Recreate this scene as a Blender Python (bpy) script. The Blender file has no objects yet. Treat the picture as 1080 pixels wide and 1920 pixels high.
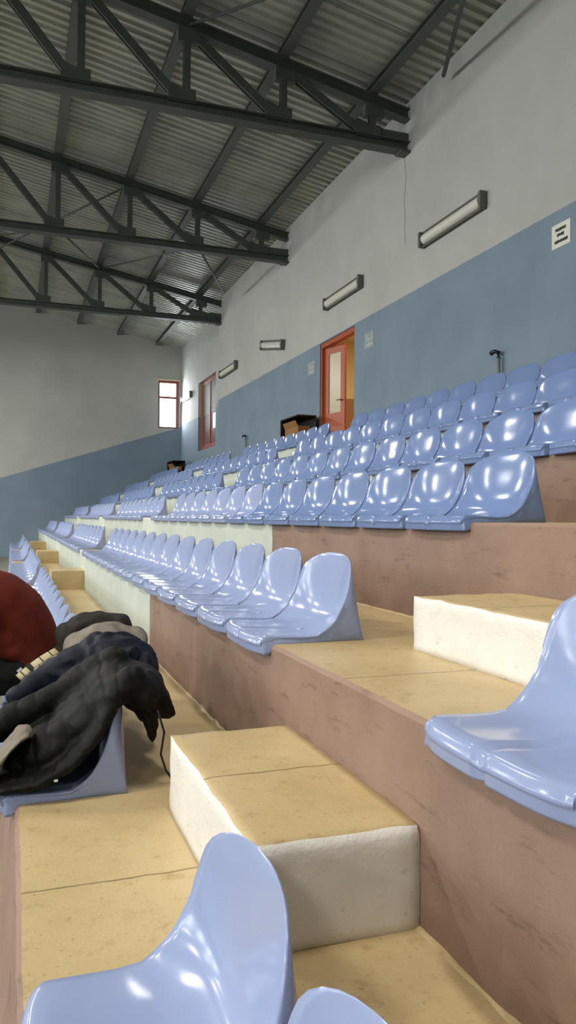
import bpy, bmesh, math, random
from mathutils import Vector, Matrix, noise
random.seed(7)
SC = bpy.context.scene
COL = SC.collection
PI = math.pi

# ------------------------------------------------------------------ camera
# All coordinates below are metres relative to the camera's foot point; everything is lifted by LIFT at
# the very end so that the hall floor lies at z = 0.
LIFT = 1.43
F_PX = 1460.4
YAW, PITCH, ROLL = (math.radians(a) for a in (19.534, 0.4217, 0.4329))
cam_d = bpy.data.cameras.new('camera')
cam = bpy.data.objects.new('camera', cam_d)
COL.objects.link(cam)
cam_d.sensor_fit = 'VERTICAL'
cam_d.sensor_height = 36.0
cam_d.lens = F_PX * 36.0 / 1920.0
cam_d.clip_start = 0.02
cam_d.clip_end = 200
_right = Vector((math.cos(YAW), -math.sin(YAW), 0))
_fwd = Vector((math.sin(YAW) * math.cos(PITCH), math.cos(YAW) * math.cos(PITCH), math.sin(PITCH)))
_up = _right.cross(_fwd)
_r2 = _right * math.cos(ROLL) + _up * math.sin(ROLL)
_u2 = _up * math.cos(ROLL) - _right * math.sin(ROLL)
cam.matrix_world = Matrix(((_r2.x, _u2.x, -_fwd.x, 0), (_r2.y, _u2.y, -_fwd.y, 0), (_r2.z, _u2.z, -_fwd.z, 0), (0, 0, 0, 1)))
SC.camera = cam

# ------------------------------------------------------------------ world, lamps, exposure
SC.view_settings.view_transform = 'Standard'
SC.view_settings.look = 'None'
SC.view_settings.gamma = 1
SC.view_settings.use_curve_mapping = False
SC.view_settings.exposure = 0.75
W = bpy.data.worlds.new('world')
SC.world = W
W.use_nodes = True
W.node_tree.nodes['Background'].inputs[0].default_value = (0.85, 0.93, 1.0, 1)
W.node_tree.nodes['Background'].inputs[1].default_value = 6.0


def area_light(name, loc, size, power, color, direction, spread=PI):
    d = bpy.data.lights.new(name, 'AREA')
    d.shape = 'RECTANGLE'
    d.size, d.size_y = size
    d.energy = power
    d.color = color
    d.spread = spread
    o = bpy.data.objects.new(name, d)
    COL.objects.link(o)
    o.location = loc
    o.rotation_euler = Vector(direction).to_track_quat('-Z', 'Y').to_euler()
    return o


# lamps over the playing court, plus an added fill row behind the camera
for lx in (-4.5, -10.5, -17.0):
    for ly in (-5.5, 1.5, 8.5, 15.5, 22.5):
        area_light('court_and_fill_lamp', (lx, ly, 5.1), (0.4, 0.9), (130 if lx > -5 else 150) * (1.6 if ly > 20 else 1.0), (1.0, 0.965, 0.90), (0.25, 0, -1))
# added fill lights above the stand, brightening treads and seats
for ly in (-4.5, 2.0, 7.6, 13.2, 18.8):
    area_light('stand_fill_light', (0.6, ly, 5.2), (0.3, 1.2), 34, (1.0, 0.965, 0.90), (0, 0, -1), math.radians(125))
# daylight through the high windows of the far long wall
for wy in (0.0, 5.0, 10.0, 15.0, 20.0, 25.0):
    for wz in (3.3, 4.65):
        area_light('window_daylight', (-23.4, wy, wz), (2.2, 1.1), 130, (0.86, 0.93, 1.0), (1, 0, 0))
# daylight at the small window in the end wall
area_light('window_daylight', (5.42, 28.5, 4.1), (0.7, 1.6), 30, (0.88, 0.95, 1.0), (0, -1, -0.1))


# ------------------------------------------------------------------ materials
def nodes_of(name, color, rough=0.6, metal=0.0):
    m = bpy.data.materials.new(name)
    m.use_nodes = True
    nt = m.node_tree
    b = nt.nodes['Principled BSDF']
    b.inputs['Base Color'].default_value = (*color, 1)
    b.inputs['Roughness'].default_value = rough
    b.inputs['Metallic'].default_value = metal
    return m, nt, b


def srgb(r, g, b):
    f = lambda c: ((c / 255 + 0.055) / 1.055) ** 2.4 if c > 10 else c / 255 / 12.92
    return (f(r), f(g), f(b))


def N(nt, kind, **kw):
    n = nt.nodes.new(kind)
    for k, v in kw.items():
        if hasattr(n, k):
            setattr(n, k, v)
        else:
            n.inputs[k.replace('_', ' ')].default_value = v
    return n


def mix(nt, fac, a, b):
    n = nt.nodes.new('ShaderNodeMix')
    n.data_type = 'RGBA'
    for sock, v in ((n.inputs[0], fac), (n.inputs[6], a), (n.inputs[7], b)):
        if isinstance(v, (int, float)):
            sock.default_value = v
        elif isinstance(v, tuple):
            sock.default_value = (*v, 1)
        else:
            nt.links.new(v, sock)
    return n.outputs[2]


def math_n(nt, op, a, b=None, c=None):
    n = nt.nodes.new('ShaderNodeMath')
    n.operation = op
    for i, v in enumerate((a, b, c)):
        if v is None:
            continue
        if isinstance(v, (int, float)):
            n.inputs[i].default_value = v
        else:
            nt.links.new(v, n.inputs[i])
    return n.outputs[0]


def ramp(nt, val, lo, hi):
    n = nt.nodes.new('ShaderNodeMapRange')
    n.inputs[1].default_value = lo
    n.inputs[2].default_value = hi
    nt.links.new(val, n.inputs[0])
    return n.outputs[0]


def noise_n(nt, scale, detail=4, rough=0.6, vec=None):
    n = N(nt, 'ShaderNodeTexNoise', Scale=scale, Detail=detail, Roughness=rough)
    if vec is None:
        tc = nt.nodes.new('ShaderNodeTexCoord')
        vec = tc.outputs['Object']
    nt.links.new(vec, n.inputs['Vector'])
    return n.outputs['Fac']


def xyz(nt):
    tc = nt.nodes.new('ShaderNodeTexCoord')
    s = nt.nodes.new('ShaderNodeSeparateXYZ')
    nt.links.new(tc.outputs['Object'], s.inputs[0])
    return s.outputs


def stretched(nt, sx, sy, sz):
    tc = nt.nodes.new('ShaderNodeTexCoord')
    mp = nt.nodes.new('ShaderNodeMapping')
    mp.inputs['Scale'].default_value = (sx, sy, sz)
    nt.links.new(tc.outputs['Object'], mp.inputs[0])
    return mp.outputs[0]


def bump(nt, b, height, strength, dist=0.01):
    n = nt.nodes.new('ShaderNodeBump')
    n.inputs['Strength'].default_value = strength
    n.inputs['Distance'].default_value = dist
    nt.links.new(height, n.inputs['Height'])
    nt.links.new(n.outputs[0], b.inputs['Normal'])


def plain(name, color, rough=0.6, metal=0.0, var=0.12, scale=6, bmp=0.0, bscale=60):
    m, nt, b = nodes_of(name, color, rough, metal)
    dark = tuple(c * (1 - var) for c in color)
    lite = tuple(min(1, c * (1 + var * 0.6)) for c in color)
    nt.links.new(mix(nt, ramp(nt, noise_n(nt, scale), 0.3, 0.7), dark, lite), b.inputs['Base Color'])
    if bmp:
        bump(nt, b, noise_n(nt, bscale, 5, 0.7), bmp)
    return m


M = {}
# tan painted concrete of the treads, with worn patches, specks and the joints cast every few metres
m, nt, b = nodes_of('tan_concrete', (0.5, 0.4, 0.2), 0.42)
c1 = mix(nt, ramp(nt, noise_n(nt, 2.2, 5), 0.35, 0.7), srgb(181, 158, 112), srgb(197, 175, 131))
c2 = mix(nt, ramp(nt, noise_n(nt, 14, 6, 0.7), 0.55, 0.72), c1, srgb(166, 140, 96))
spk = ramp(nt, noise_n(nt, 75, 3, 0.5, stretched(nt, 1, 1, 1)), 0.64, 0.72)
c3 = mix(nt, math_n(nt, 'MULTIPLY', spk, 0.6), c2, srgb(120, 98, 66))
o = xyz(nt)
wob = math_n(nt, 'MULTIPLY', noise_n(nt, 7, 3), 0.03)
j = math_n(nt, 'ADD', math_n(nt, 'SUBTRACT', o['Y'], 2.068 - 2.75 * 4), wob)
j = math_n(nt, 'SUBTRACT', math_n(nt, 'MODULO', j, 2.75), 0.015)
j = math_n(nt, 'ABSOLUTE', j)
jm = math_n(nt, 'LESS_THAN', j, 0.004)
nt.links.new(mix(nt, math_n(nt, 'MULTIPLY', jm, 0.75), c3, srgb(110, 88, 58)), b.inputs['Base Color'])
bump(nt, b, noise_n(nt, 45, 6, 0.7), 0.25, 0.006)
M['tan'] = m
# risers: brown paint near the steps, pale green-white paint further along the hall
m, nt, b = nodes_of('riser_paint', (0.3, 0.2, 0.15), 0.65)
o = xyz(nt)
br = mix(nt, ramp(nt, noise_n(nt, 3, 5), 0.3, 0.7), srgb(132, 106, 90), srgb(150, 123, 106))
br = mix(nt, ramp(nt, noise_n(nt, 9, 7, 0.75, stretched(nt, 1, 0.45, 2)), 0.57, 0.70), br, srgb(104, 80, 66))
gr = mix(nt, ramp(nt, noise_n(nt, 2, 4), 0.3, 0.7), srgb(184, 192, 180), srgb(198, 205, 192))
edge = math_n(nt, 'ADD', o['Y'], math_n(nt, 'MULTIPLY', noise_n(nt, 12, 2), 0.02))
nt.links.new(mix(nt, math_n(nt, 'GREATER_THAN', edge, 5.36), br, gr), b.inputs['Base Color'])
bump(nt, b, noise_n(nt, 70, 6, 0.75), 0.35, 0.006)
M['riser'] = m
# whitewashed sides of the step blocks
m, nt, b = nodes_of('step_whitewash', (0.7, 0.65, 0.55), 0.7)
c1 = mix(nt, ramp(nt, noise_n(nt, 3, 5), 0.3, 0.7), srgb(222, 219, 210), srgb(236, 233, 225))
c2 = mix(nt, ramp(nt, noise_n(nt, 16, 7, 0.75, stretched(nt, 1, 1, 2)), 0.60, 0.76), c1, srgb(172, 164, 148))
nt.links.new(c2, b.inputs['Base Color'])
bump(nt, b, noise_n(nt, 50, 6, 0.75), 0.6, 0.008)
M['whitewash'] = m


def wall_paint(name, mode):
    m, nt, b = nodes_of(name, (0.5, 0.5, 0.5), 0.75)
    o = xyz(nt)
    up = mix(nt, ramp(nt, noise_n(nt, 0.8, 4), 0.3, 0.7), srgb(166, 167, 160), srgb(178, 179, 172))
    lo = mix(nt, ramp(nt, noise_n(nt, 0.9, 4), 0.3, 0.7), srgb(110, 127, 141), srgb(122, 139, 152))
    if mode == 'level':
        lim = math_n(nt, 'SUBTRACT', o['Z'], 3.385)
    else:
        lim = math_n(nt, 'SUBTRACT', o['Z'], math_n(nt, 'ADD', 1.42, math_n(nt, 'MULTIPLY', o['X'], 0.325)))
    lim = math_n(nt, 'ADD', lim, math_n(nt, 'MULTIPLY', math_n(nt, 'SUBTRACT', noise_n(nt, 5, 2), 0.5), 0.02))
    nt.links.new(mix(nt, math_n(nt, 'GREATER_THAN', lim, 0.0), lo, up), b.inputs['Base Color'])
    bump(nt, b, noise_n(nt, 25, 5), 0.15, 0.01)
    return m


M['wall'] = wall_paint('wall_two_tone_paint', 'level')
M['wall_end'] = wall_paint('end_wall_two_tone_paint', 'rake')
M['plaster'] = plain('cream_plaster', srgb(214, 198, 160), 0.8, var=0.05)
M['lobby_dado'] = plain('lobby_brown_dado', srgb(150, 116, 78), 0.7, var=0.08)
M['hall_floor'] = plain('hall_floor', srgb(118, 112, 98), 0.4, var=0.08, scale=1)
M['seat'] = plain('seat_plastic_blue', srgb(112, 132, 172), 0.15, var=0.03, scale=8)
M['seat_pale'] = plain('seat_plastic_pale', srgb(142, 155, 190), 0.17, var=0.03, scale=8)  # paler tone for the lower two rows, foreground and far third-row seats
for k in ('seat', 'seat_pale'):
    M[k].node_tree.nodes['Principled BSDF'].inputs['Specular IOR Level'].default_value = 0.36
M['cap'] = plain('bolt_cap_plastic', srgb(150, 166, 206), 0.35, var=0.03)
M['steel'] = plain('painted_steel', srgb(74, 80, 74), 0.55, var=0.18, scale=5)
M['purlin'] = plain('purlin_steel', srgb(92, 98, 90), 0.6, var=0.15, scale=4)
m, nt, b = nodes_of('roof_sheet', srgb(150, 150, 140), 0.42, 0.35)
o = xyz(nt)
lap = math_n(nt, 'LESS_THAN', math_n(nt, 'MODULO', math_n(nt, 'ADD', o['Y'], 20.0), 1.08), 0.035)
c1 = mix(nt, ramp(nt, noise_n(nt, 1.3, 4), 0.3, 0.7), srgb(158, 162, 150), srgb(182, 186, 172))
nt.links.new(mix(nt, math_n(nt, 'MULTIPLY', lap, 0.85), c1, srgb(50, 50, 46)), b.inputs['Base Color'])
M['roof'] = m
M['orange'] = plain('orange_door_paint', srgb(164, 76, 42), 0.45, var=0.08)
M['darkred'] = plain('dark_red_frame_paint', srgb(140, 74, 66), 0.5, var=0.08)
M['grey_plastic'] = plain('lamp_housing_grey', srgb(92, 92, 84), 0.4, var=0.06)
M['diffuser'] = plain('lamp_diffuser', srgb(206, 204, 192), 0.25, var=0.03)
M['paper'] = plain('paper', srgb(214, 214, 200), 0.8, var=0.03)
M['ink'] = plain('ink', srgb(44, 46, 42), 0.8, var=0.02)
M['black'] = plain('black_plastic', srgb(26, 26, 26), 0.5, var=0.1)
M['carton'] = plain('brown_cardboard', srgb(140, 98, 52), 0.8, var=0.1)
M['red'] = plain('red_crate_plastic', srgb(160, 36, 28), 0.4, var=0.1)
M['darkwood'] = plain('dark_wood', srgb(70, 48, 34), 0.5, var=0.2)
M['pipe'] = plain('pipe_paint', srgb(120, 132, 128), 0.5, var=0.05)
m, nt, b = nodes_of('clear_glass', (1, 1, 1), 0.02)
b.inputs['Transmission Weight'].default_value = 1.0
b.inputs['IOR'].default_value = 1.1
M['glass'] = m
M['tan_pane'] = plain('pane_with_tan_reflection', srgb(176, 160, 128), 0.3, var=0.05)  # tan reflection in the door glass, painted as the pane colour
M['panegrey'] = plain('grey_pane', srgb(128, 128, 116), 0.5, var=0.08, scale=2)  # pale wall reflection painted into the side window's upper pane as grey
m, nt, b = nodes_of('rust_pane', srgb(104, 76, 76), 0.5)
b.inputs['Specular IOR Level'].default_value = 0.05
M['panegrey'].node_tree.nodes['Principled BSDF'].inputs['Specular IOR Level'].default_value = 0.05
nt.links.new(mix(nt, ramp(nt, noise_n(nt, 3, 4, 0.6, stretched(nt, 1, 5, 0.4)), 0.35, 0.65), srgb(98, 84, 86), srgb(132, 84, 76)), b.inputs['Base Color'])
M['rustpane'] = m


def cloth(name, c, rough=0.75, quilt=None, sheen=0.0, bscale=160):
    m, nt, b = nodes_of(name, c, rough)
    nt.links.new(mix(nt, ramp(nt, noise_n(nt, 9, 5), 0.3, 0.7), tuple(v * 0.75 for v in c), tuple(v * 1.2 for v in c)), b.inputs['Base Color'])
    b.inputs['Sheen Weight'].default_value = sheen
    b.inputs['Specular IOR Level'].default_value = 0.18
    bump(nt, b, noise_n(nt, bscale, 4), 0.3, 0.004)
    return m


M['puffer'] = cloth('black_quilted_nylon', srgb(13, 13, 11), 0.6)
M['navy'] = cloth('navy_down_nylon', srgb(16, 20, 36), 0.55)
M['greyfab'] = cloth('stone_grey_fabric', srgb(128, 120, 108), 0.8)
M['charcoal'] = cloth('charcoal_fabric', srgb(46, 42, 37), 0.8)
M['rust'] = cloth('rust_red_knit', srgb(98, 36, 22), 0.85, bscale=220)
M['trouser'] = cloth('black_trouser_fabric', srgb(22, 23, 21), 0.8)
M['skin'] = plain('skin', srgb(196, 148, 120), 0.5, var=0.05)
M['hair'] = cloth('dark_hair', srgb(34, 26, 22), 0.6)
M['shoe'] = plain('shoe_leather', srgb(30, 30, 32), 0.5)
M['white'] = plain('white_print', srgb(220, 220, 214), 0.7, var=0.02)
m, nt, b = nodes_of('woven_pattern', srgb(190, 178, 140), 0.8)
br_ = nt.nodes.new('ShaderNodeTexBrick')
tc = nt.nodes.new('ShaderNodeTexCoord')
nt.links.new(tc.outputs['UV'], br_.inputs['Vector'])
br_.inputs['Color1'].default_value = (*srgb(206, 194, 156), 1)
br_.inputs['Color2'].default_value = (*srgb(176, 160, 116), 1)
br_.inputs['Mortar'].default_value = (*srgb(70, 58, 40), 1)
br_.inputs['Scale'].default_value = 1.0
br_.inputs['Brick Width'].default_value = 0.22
br_.inputs['Row Height'].default_value = 0.33
br_.inputs['Mortar Size'].default_value = 0.02
br_.inputs['Mortar Smooth'].default_value = 0.6
nt.links.new(br_.outputs[0], b.inputs['Base Color'])
M['woven'] = m


# ------------------------------------------------------------------ mesh helpers
def link(name, bm, mats, parent=None, smooth=False, bevel=0.0):
    me = bpy.data.meshes.new(name)
    bm.normal_update()
    bm.to_mesh(me)
    bm.free()
    for mt in (mats if isinstance(mats, (list, tuple)) else [mats]):
        me.materials.append(mt)
    if smooth:
        for p in me.polygons:
            p.use_smooth = True
    o = bpy.data.objects.new(name, me)
    COL.objects.link(o)
    if parent is not None:
        o.parent = parent
    if bevel:
        md = o.modifiers.new('bevel', 'BEVEL')
        md.width = bevel
        md.segments = 2
        md.limit_method = 'ANGLE'
    return o


def box(bm, x0, x1, y0, y1, z0, z1, mi=0):
    v = [bm.verts.new((x, y, z)) for x in (x0, x1) for y in (y0, y1) for z in (z0, z1)]
    for idx in ((0, 1, 3, 2), (4, 6, 7, 5), (0, 4, 5, 1), (2, 3, 7, 6), (0, 2, 6, 4), (1, 5, 7, 3)):
        f = bm.faces.new([v[i] for i in idx])
        f.material_index = mi
    return v


def beam(bm, a, b, w, h, up=(0, 1, 0), mi=0, off=(0, 0)):
    """A bar from a to b; w along `up` (the side direction), h across it."""
    a, b = Vector(a), Vector(b)
    d = (b - a).normalized()
    s = Vector(up)
    s = (s - d * s.dot(d)).normalized()
    t = d.cross(s)
    v = []
    for p in (a, b):
        for i, j in ((-1, -1), (1, -1), (1, 1), (-1, 1)):
            v.append(bm.verts.new(p + s * (i * w / 2 + off[0]) + t * (j * h / 2 + off[1])))
    for idx in ((3, 2, 1, 0), (4, 5, 6, 7), (0, 1, 5, 4), (1, 2, 6, 5), (2, 3, 7, 6), (3, 0, 4, 7)):
        f = bm.faces.new([v[i] for i in idx])
        f.material_index = mi


def ibeam(bm, a, b, w, h, t=0.014):
    beam(bm, a, b, w, t, off=(0, h / 2 - t / 2))
    beam(bm, a, b, w, t, off=(0, -h / 2 + t / 2))
    beam(bm, a, b, t, h - 2 * t)


def tube(bm, pts, r, n=10, cap=True):
    pts = [Vector(p) for p in pts]
    rs = r if isinstance(r, (list, tuple)) else [r] * len(pts)
    rings = []
    ref = Vector((0, 0, 1))
    for i, p in enumerate(pts):
        d = (pts[min(i + 1, len(pts) - 1)] - pts[max(i - 1, 0)]).normalized()
        s = d.cross(ref)
        if s.length < 0.05:
            s = d.cross(Vector((0, 1, 0)))
        s.normalize()
        t = d.cross(s)
        rings.append([bm.verts.new(p + (s * math.cos(k * 2 * PI / n) + t * math.sin(k * 2 * PI / n)) * rs[i]) for k in range(n)])
    for a, b in zip(rings, rings[1:]):
        for k in range(n):
            bm.faces.new((a[k], a[(k + 1) % n], b[(k + 1) % n], b[k]))
    if cap:
        bm.faces.new(rings[0][::-1])
        bm.faces.new(rings[-1])


def empty(name, loc, label, cat, group=None, kind=None):
    o = bpy.data.objects.new(name, None)
    COL.objects.link(o)
    o.location = loc
    o.empty_display_size = 0.1
    tag(o, label, cat, group, kind)
    return o


def tag(o, label=None, cat=None, group=None, kind=None):
    for k, v in (('label', label), ('category', cat), ('group', group), ('kind', kind)):
        if v:
            o[k] = v
    return o


def struct(name, bm, mats, label=None, cat=None, **kw):
    return tag(link(name, bm, mats, **kw), label, cat, None, 'structure')


# ------------------------------------------------------------------ dimensions
X0, D = 0.019, 0.88
H = [-0.947, -0.464, -0.013, 0.371, 0.796, 1.208]        # tread levels, bottom tier first
EDGE = [X0 + D * k for k in range(6)]                    # x of each tier's front edge
XW, XW2, YS, YE, YB = 5.60, 5.92, 21.9, 28.6, -8.0       # side wall, set-back part of it, its start, end wall, back wall
XL, XR = -23.6, -9.0                                     # far long wall, ridge
GROUND = -1.43


def roof_z(x):
    return 6.19 + 0.188 * (XW - x) if x >= XR else 6.19 + 0.188 * (XW - XR) - 0.188 * (XR - x)


# ------------------------------------------------------------------ tiers
def wobble(v, amp, f=9.0):
    return noise.noise(Vector(v) * f) * amp


TIER_WORDS = ['bottom', 'second', 'third', 'fourth', 'fifth', 'top']
for k in range(6):
    bm = bmesh.new()
    x0, x1 = EDGE[k], (EDGE[k + 1] if k < 5 else XW2)
    ys = []
    y = YB
    while y < YE - 1e-6:
        ys.append(y)
        y += 0.04 if 0.2 < y < 5.4 and k < 3 else 0.4
    ys.append(YE)
    zb = GROUND if k == 0 else H[k - 1] - 0.02
    batter = 0.07 if k == 0 else 0.0
    prof = [(x0 - batter, zb, 1)]
    for q in (0.25, 0.5, 0.75):
        prof.append((x0 - batter * (1 - q), zb + (H[k] - 0.012 - zb) * q, 1))
    prof += [(x0, H[k] - 0.012, 1), (x0 + 0.012, H[k], 0), (x0 + 0.2, H[k], 0), (x0 + 0.5, H[k], 0), (x1, H[k], 0), (x1, GROUND, 0), (x0 - batter, GROUND, 0)]
    rows = []
    for yy in ys:
        row = []
        for i, (px, pz, _) in enumerate(prof):
            dx = dz = 0
            if 0.2 < yy < 5.4 and 1 <= i <= 5 and k < 3:
                dx = wobble((px, yy, pz), 0.004, 11)
                dz = wobble((px + 5, yy, pz), 0.003, 11) if i >= 4 else 0
            row.append(bm.verts.new((px + dx, yy, pz + dz)))
        rows.append(row)
    n = len(prof)
    for a, b in zip(rows, rows[1:]):
        for i in range(n):
            f = bm.faces.new((a[i], b[i], b[(i + 1) % n], a[(i + 1) % n]))
            f.material_index = 1 if i < 5 else 0
    bm.faces.new(rows[0][::-1])
    bm.faces.new(rows[-1])
    bmesh.ops.recalc_face_normals(bm, faces=bm.faces)
    struct('concrete_tier', bm, [M['tan'], M['riser']], '%s concrete seating tier with tan tread and painted riser' % TIER_WORDS[k], 'seating tier')

# ------------------------------------------------------------------ hall shell
bm = bmesh.new()
box(bm, XL - 0.3, X0 + 0.0, YB, YE, GROUND - 0.2, GROUND)
struct('floor', bm, M['hall_floor'])

bm = bmesh.new()
DY0, DY1, DZ0, DZ1 = 12.39, 14.0, H[5], 3.36
ZT = 7.0
for (a, b_, c, d) in ((YB, DY0, GROUND, 6.30), (DY1, YS, GROUND, 6.30), (DY0, DY1, DZ1, 6.30), (DY0, DY1, GROUND, DZ0 - 0.0)):
    box(bm, XW, XW + 0.24, a, b_, c, d)
box(bm, XW + 0.24, XW2, YS - 0.24, YS, GROUND, 6.30)
struct('wall_right', bm, M['wall'])
WY0, WY1, WZ0, WZ1 = 23.45, 25.85, 2.22, 4.52
bm = bmesh.new()
for (a, b_, c, d) in ((YS, WY0, GROUND, 6.30), (WY1, YE, GROUND, 6.30), (WY0, WY1, WZ1, 6.30), (WY0, WY1, GROUND, WZ0)):
    box(bm, XW2, XW2 + 0.24, a, b_, c, d)
struct('wall_right', bm, M['wall'])
# end wall with its small window, gabled top
EX0, EX1, EZ0, EZ1 = 5.05, 5.81, 3.27, 5.03
bm = bmesh.new()
box(bm, XL, EX0, YE, YE + 0.25, GROUND, 6.2)
box(bm, EX1, XW2 + 0.24, YE, YE + 0.25, GROUND, 6.2)
box(bm, EX0, EX1, YE, YE + 0.25, GROUND, EZ0)
box(bm, EX0, EX1, YE, YE + 0.25, EZ1, 6.2)
g = [(XL, 6.2), (XW2 + 0.24, 6.2), (XW2 + 0.24, roof_z(XW2) + 0.112), (XR, roof_z(XR) + 0.112), (XL, roof_z(XL) + 0.112)]
fv = [bm.verts.new((x, YE, z)) for x, z in g]
bv = [bm.verts.new((x, YE + 0.25, z)) for x, z in g]
bm.faces.new(fv)
bm.faces.new(bv[::-1])
for i in range(5):
    bm.faces.new((fv[i], bv[i], bv[(i + 1) % 5], fv[(i + 1) % 5]))
bmesh.ops.recalc_face_normals(bm, faces=bm.faces)
struct('wall_end', bm, M['wall_end'])
bm = bmesh.new()
box(bm, XL, XW2 + 0.24, YB - 0.25, YB, GROUND, 9.3)
struct('wall_back', bm, M['wall'])
bm = bmesh.new()
ylist = [0.0, 5.0, 10.0, 15.0, 20.0, 25.0]
box(bm, XL - 0.25, XL, YB, YE, GROUND, 9.3)
struct('wall_left', bm, M['wall'])

# corrugated roof sheeting, ribs running up the slope
bm = bmesh.new()
per = 0.18
cols = []
y = YB
SHEET = 0.115
while y < YE + 0.2:
    for dy, dz in ((0.0, 0.0), (0.075, 0.0), (0.09, 0.045), (0.165, 0.045)):
        cols.append((y + dy, dz))
    y += per
vx = [(XW2 + 0.3, 0), (XR, 0), (XL - 0.3, 0)]
rows = []
for yy, dz in cols:
    rows.append([bm.verts.new((x, yy, roof_z(x) + SHEET + dz)) for x, _ in vx])
for a, b in zip(rows, rows[1:]):
    for i in range(2):
        bm.faces.new((a[i], a[i + 1], b[i + 1], b[i]))
struct('ceiling', bm, M['roof'])

# ------------------------------------------------------------------ roof trusses, purlins, braces
NODES = [5.0 - 1.4 * i for i in range(21)]               # 5.0 ... -23.0
TY = [4.98, 10.49, 15.93, 21.64]
TLAB = ['dark steel roof truss nearest overhead, mostly above the first block of seats',
        'large dark steel roof truss meeting the wall above the crack line',
        'second dark steel truss, meeting the wall beyond the first long wall lamp',
        'farthest dark steel roof truss, in front of the end wall with the bright window']
ZB = 5.60


def top_z(x):
    return roof_z(x) - 0.10


for ti, ty in enumerate(TY):
    t = empty('roof_truss', (XW, ty, ZB), TLAB[ti], 'roof truss', 'steel roof trusses across the hall')
    inv = Vector((-XW, -ty, -ZB))

    def rel(bm):
        bmesh.ops.translate(bm, verts=bm.verts, vec=inv)
        return bm
    bm = bmesh.new()
    ibeam(bm, (XW - 0.0, ty, ZB), (XL, ty, ZB), 0.20, 0.15)
    link('bottom_chord', rel(bm), M['steel'], t)
    bm = bmesh.new()
    ibeam(bm, (XW, ty, top_z(XW)), (XR, ty, top_z(XR)), 0.16, 0.17)
    link('top_chord', rel(bm), M['steel'], t)
    bm = bmesh.new()
    ibeam(bm, (XR, ty, top_z(XR)), (XL, ty, top_z(XL)), 0.16, 0.17)
    link('top_chord', rel(bm), M['steel'], t)
    for i, nx in enumerate(NODES):
        zt = top_z(nx)
        bm = bmesh.new()
        for s in (-0.034, 0.034):
            beam(bm, (nx, ty + s, ZB + 0.06), (nx, ty + s, zt - 0.06), 0.022, 0.095)
        link('post', rel(bm), M['steel'], t)
        if i + 1 < len(NODES):
            nx2 = NODES[i + 1]
            right = nx > XR                                # diagonals fall towards the nearer wall
            a, b_ = ((nx2, top_z(nx2)), (nx, ZB)) if right else ((nx, top_z(nx)), (nx2, ZB))
            bm = bmesh.new()
            for s in (-0.036, 0.036):
                beam(bm, (a[0], ty + s, a[1] - 0.05), (b_[0] - (0.12 if right else -0.12), ty + s, b_[1] + 0.10), 0.026, 0.115)
            link('diagonal', rel(bm), M['steel'], t)
        bm = bmesh.new()
        gv = [(nx - 0.26, ZB + 0.05), (nx + 0.12, ZB + 0.05), (nx + 0.12, ZB + 0.24), (nx - 0.06, ZB + 0.24), (nx - 0.26, ZB + 0.30)]
        vs = [[bm.verts.new((x, ty + s, z)) for x, z in gv] for s in (-0.055, 0.055)]
        bm.faces.new(vs[0])
        bm.faces.new(vs[1][::-1])
        for q in range(5):
            bm.faces.new((vs[0][q], vs[1][q], vs[1][(q + 1) % 5], vs[0][(q + 1) % 5]))
        bmesh.ops.recalc_face_normals(bm, faces=bm.faces)
        link('gusset_plate', rel(bm), M['steel'], t)
        bm = bmesh.new()
        box(bm, nx - 0.13, nx + 0.17, ty - 0.055, ty + 0.055, zt - 0.24, zt - 0.04)
        link('top_gusset', rel(bm), M['steel'], t)
    # bearing at the wall
    bm = bmesh.new()
    box(bm, XW - 0.5, XW, ty - 0.03, ty + 0.03, ZB + 0.07, ZB + 0.22)
    box(bm, XW - 0.16, XW, ty - 0.10, ty + 0.10, ZB - 0.10, ZB - 0.07)
    link('wall_bracket', rel(bm), M['steel'], t)

ORD = ['first', 'second', 'third', 'fourth', 'fifth', 'sixth', 'seventh', 'eighth', 'ninth', 'tenth', 'eleventh', 'twelfth', 'thirteenth', 'fourteenth', 'fifteenth', 'sixteenth',
       'seventeenth', 'eighteenth', 'nineteenth', 'twentieth', 'twenty first']
for i, nx in enumerate(NODES):
    if nx < -12:
        continue
    z = roof_z(nx)
    bm = bmesh.new()
    L = YE - YB
    for dx, dz, w, h in ((0, 0.045, 0.15, 0.012), (0, -0.045, 0.15, 0.012), (0.0, 0, 0.012, 0.09)):
        box(bm, dx - w / 2, dx + w / 2, 0, L, dz - h / 2, dz + h / 2)
    o = link('purlin', bm, M['purlin'])
    o.location = (nx, YB, z + 0.055)
    tag(o, 'long steel purlin under the roof sheets, %s one up from the side wall' % ORD[i], 'purlin', 'purlins under the roof')

N0 = NODES


def rod(a, b, r, label):
    bm = bmesh.new()
    a, b = Vector(a), Vector(b)
    tube(bm, [Vector((0, 0, 0)), b - a], r, 8)
    o = link('brace_rod', bm, M['steel'], smooth=True)
    o.location = a
    tag(o, label, 'brace rod', 'thin bracing rods between trusses')


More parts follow.
